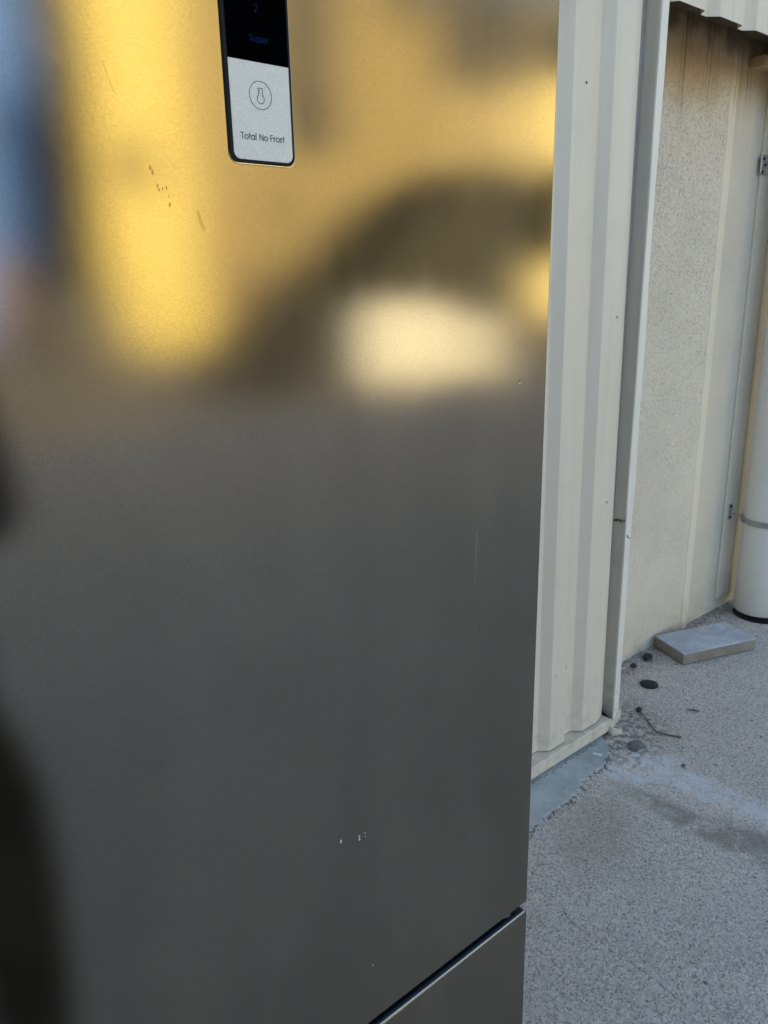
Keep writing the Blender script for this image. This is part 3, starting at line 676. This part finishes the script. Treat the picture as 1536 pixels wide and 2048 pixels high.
ap = [('upright_freezer', 7.00, 0.60, 1.12), ('upright_freezer', 7.62, 0.60, 1.18), ('upright_freezer', 8.24, 0.60, 1.10), ('washing_machine', 8.90, 0.55, 0.84), ('washing_machine', 9.47, 0.55, 0.82)]
labs = ['white upright freezer in the sun, left end of the mirrored row of appliances', 'tallest white upright freezer in the middle of the mirrored appliance row',
        'white upright freezer next to the first washing machine in the mirrored row', 'white front loading washing machine next to the freezers', 'white washing machine at the right end of the mirrored appliance row']
yf = ry(8.75)
for (nm, x, w_, h), lb in zip(ap, labs):
    t = thing(nm, lb, nm.replace('_', ' '), 'white appliances standing in the yard')
    b = MB(); b.box(x, x+w_, yf-0.6, yf-0.045, 0.0, h); b.build('cabinet', APPW, t, bevel=0.012)
    if nm == 'upright_freezer':
        b = MB(); b.box(x, x+w_, yf-0.04, yf, 0.06, h*0.62); b.build('door', APPW, t, bevel=0.01)
        b = MB(); b.box(x, x+w_, yf-0.04, yf, h*0.63, h); b.build('door', APPW, t, bevel=0.01)
    else:
        b = MB(); b.box(x, x+w_, yf-0.04, yf, 0.06, h); b.build('front_panel', APPW, t, bevel=0.01)
        b = MB(); b.tube([(x+w_/2, yf, 0.42), (x+w_/2, yf+0.03, 0.42)], [0.16, 0.13], 24); b.build('porthole', GLASSD, t)
        b = MB(); b.tube([(x+w_*0.8, yf, h-0.08), (x+w_*0.8, yf+0.02, h-0.08)], 0.03, 14); b.build('dial', FRAME, t)

skip = thing('waste_skip', 'dark open waste skip standing low in front of the yellow warehouse', 'skip')
ys = ry(18.6)
b = MB(); r_ = [(5.2, 1.25), (7.75, 1.25), (7.2, 0.1), (5.7, 0.1)]
b.prism([(x, ys, z) for x, z in r_], [(x, ys-1.5, z) for x, z in r_]); b.build('skip_body', plain('skip_paint', (0.045, 0.05, 0.055), 0.6), skip)
b = MB(); b.box(5.1, 7.85, ys-1.55, ys+0.05, 1.251, 1.34); b.build('skip_rim', bpy.data.materials['skip_paint'], skip)
bw = thing('sky_stand_in_hall', 'added tall blue hall standing in for the sky beyond the yellow warehouse, mirrored at the left door edge', 'building')
b = MB(); b.box(4.0, 10.4, ry(34), ry(32), -0.05, 13.5); b.build('wall', plain('sky_blue_sheet', (0.07, 0.20, 0.66), 0.6, 0, 0.1, 1), bw)  # added hall, blue in place of the sky, hides the bright horizon
b = MB(); b.box(3.9, 10.5, ry(34)-.1, ry(32)+.1, 13.503, 13.8); b.build('roof', DARKROOF, bw)
b = MB(); b.box(7.9, 9.6, ry(32)+0.003, ry(32)+0.06, 0, 2.7); b.build('door', plain('rust_door', (0.26, 0.17, 0.12), 0.7), bw)
TYRE = plain('tyre_rubber', (0.02, 0.02, 0.02), 0.75, 0, 0.2, 40)  # tyre stacks added to darken the shaded ground in the reflection
tyre0 = None
for k_, (x, n_) in enumerate(((5.15, 3), (5.85, 4), (6.45, 2))):
    for q_ in range(n_):
        if tyre0 is None:
            b = MB(); prof_ = [(0.20, 0.03), (0.29, 0.0), (0.32, 0.04), (0.32, 0.15), (0.29, 0.19), (0.20, 0.16)]; V = []; F = []
            for a_ in range(24):
                for (r_, z_) in prof_: V.append((r_*math.cos(a_*math.pi/12), r_*math.sin(a_*math.pi/12), z_))
            for a_ in range(24):
                for i_ in range(6): F.append((a_*6+i_, a_*6+(i_+1)%6, ((a_+1)%24)*6+(i_+1)%6, ((a_+1)%24)*6+i_))
            b.add(V, F); o = tyre0 = b.build('tyre', TYRE)
        else:
            o = tyre0.copy(); COL.objects.link(o)
        o.location = (x, ry(9.3), 0.192*q_)
        tag(o, 'added black tyre, ' + ('lowest', 'second', 'third', 'topmost')[q_] + ' in the ' + ('left', 'tallest middle', 'short right')[k_] + ' stack mirrored in the door', 'tyre', 'tyres added to darken the mirrored ground')

# ------------------------------------------------------------------ the photographer
def skinned(name, joints, edges, mat, parent, levels=1, root=0):
    me = bpy.data.meshes.new(name); me.from_pydata([j[0] for j in joints], edges, []); me.update()
    o = bpy.data.objects.new(name, me); COL.objects.link(o); o.parent = parent; me.materials.append(mat)
    m = o.modifiers.new('skin', 'SKIN'); m.use_smooth_shade = True
    if not me.skin_vertices: me.attributes  # layer is created by the modifier
    sv_ = me.skin_vertices[0].data
    for i, j in enumerate(joints):
        r = j[1]; sv_[i].radius = (r, r) if not isinstance(r, tuple) else r; sv_[i].use_root = (i == root)
    s_ = o.modifiers.new('sub', 'SUBSURF'); s_.levels = levels; s_.render_levels = levels
    return o
SKIN = plain('skin', (0.50, 0.33, 0.25), 0.5); COAT = plain('dark_jacket', (0.05, 0.05, 0.055), 0.8); TROU = plain('black_trousers', (0.026, 0.022, 0.016), 0.85); HAIR = plain('dark_hair', (0.03, 0.022, 0.016), 0.6)
per = thing('person', 'person in dark jacket and black trousers holding up a phone, mirrored at the door edge', 'person')
py = -0.27
body = [((0.01,py,0.98),.125), ((0.03,py,1.18),.15), ((0.03,py-.01,1.38),.165), ((0.03,py,1.50),.075), ((0.03,py+.02,1.57),.058), ((0.03,py+.03,1.68),.098), ((0.03,py+.035,1.75),.085),
        ((0.12,py,0.86),.085), ((0.182,py+.02,0.50),.070), ((0.19,py-.02,0.10),.052), ((0.195,py+.13,0.045),.045),
        ((-0.07,py,0.90),.105), ((-0.10,py+.02,0.50),.075), ((-0.11,py-.02,0.10),.052), ((-0.115,py+.13,0.045),.045),
        ((0.19,py,1.44),.065), ((0.235,py+.04,1.09),.052), ((0.13,py+.18,1.33),.036), ((0.075,py+.245,1.395),.028),
        ((-0.13,py,1.44),.065), ((-0.175,py+.04,1.09),.052), ((-0.11,py+.18,1.33),.036), ((-0.075,py+.245,1.395),.028)]
ed = [(0,1),(1,2),(2,3),(3,4),(4,5),(5,6),(0,7),(7,8),(8,9),(9,10),(0,11),(11,12),(12,13),(13,14),(2,15),(15,16),(16,17),(17,18),(2,19),(19,20),(20,21),(21,22)]
try:
    me_ok = True
    bb = skinned('body', body, ed, SKIN, per)
    trj = [((0.01,py,1.0),.135), ((0.12,py,0.86),.098), ((0.168,py+.01,0.66),.106), ((0.182,py+.02,0.48),.088), ((0.188,py-.02,0.10),.072), ((-0.07,py,0.86),.11), ((-0.10,py+.02,0.50),.09), ((-0.11,py-.02,0.10),.072)]
    skinned('trousers', trj, [(0,1),(1,2),(2,3),(3,4),(0,5),(5,6),(6,7)], TROU, per)
    jj = [((0.01,py,0.97),.14), ((0.03,py,1.18),.168), ((0.03,py-.01,1.38),.18), ((0.03,py,1.49),.085), ((0.19,py,1.44),.078), ((0.235,py+.04,1.09),.064), ((0.14,py+.17,1.32),.046), ((-0.13,py,1.44),.078), ((-0.175,py+.04,1.09),.064), ((-0.12,py+.17,1.32),.046)]
    skinned('jacket', jj, [(0,1),(1,2),(2,3),(2,4),(4,5),(5,6),(2,7),(7,8),(8,9)], COAT, per)
    hj = [((0.03,py-.01,1.66),.10), ((0.03,py+.01,1.755),.098), ((0.03,py+.07,1.79),.05)]
    skinned('hair', hj, [(0,1),(1,2)], HAIR, per)
    for sgn in (1, -1):
        b = MB(); b.tube([(0.03+sgn*0.165-0.03*0, py-.06, 0.03), (0.03+sgn*0.165, py+.05, 0.045), (0.03+sgn*0.17, py+.19, 0.03)], [.05,.055,.04], 12); b.build('shoe', HAIR, per)
        # hand: palm and five fingers folded round the phone edge
        wx = sgn*0.075
        hp = [((wx, py+.235, 1.395), .020), ((wx*0.98, -.006-.02, 1.415), .022), ((wx*0.97, -.026, 1.440), .020)]
        he = [(0,1),(1,2)]
        for f_ in range(4):
            z = 1.408 + f_*0.013; i0 = len(hp)
            hp += [((wx*0.86, -.045, z), .0085), ((wx*0.66, -.040, z+.003), .0075), ((wx*0.55, -.034, z+.004-.001*f_), .0065)]
            he += [(1 if f_ < 2 else 2, i0), (i0, i0+1), (i0+1, i0+2)]
        i0 = len(hp); hp += [((wx*0.90, -.052, 1.432), .0095), ((wx*0.62, -.054, 1.452), .008)]
        he += [(1, i0), (i0, i0+1)]
        skinned('hand', hp, he, SKIN, per)
    for sgn in (1, -1):
        b = MB(); b.tube([(0.03+sgn*.034, py+.118, 1.695), (0.03+sgn*.034, py+.130, 1.695)], [.012,.006], 10); b.build('eye', DARKB, per)
        b = MB(); b.tube([(0.03+sgn*.098, py+.02, 1.665), (0.03+sgn*.104, py+.015, 1.69), (0.03+sgn*.098, py+.02, 1.71)], [.008,.016,.008], 8); b.build('ear', SKIN, per)
    b = MB(); b.tube([(0.03, py+.122, 1.700), (0.03, py+.140, 1.665), (0.03, py+.128, 1.655)], [.008,.013,.009], 8); b.build('nose', SKIN, per)
    b = MB(); b.tube([(0.008, py+.115, 1.625), (0.03, py+.124, 1.623), (0.052, py+.115, 1.625)], [.004,.008,.004], 8); b.build('mouth', plain('lips', (0.42, 0.2, 0.17), 0.5), per)
except Exception as ex:
    print('person failed', ex)
for o_ in per.children: o_.location.x += 0.0
b = MB(); b.box(-0.075, 0.075, -0.034, -0.026, 1.395, 1.468); ph = b.build('phone', BLACKP, bevel=0.002)
tag(ph, 'dark phone held level in both hands in front of the fridge', 'phone')
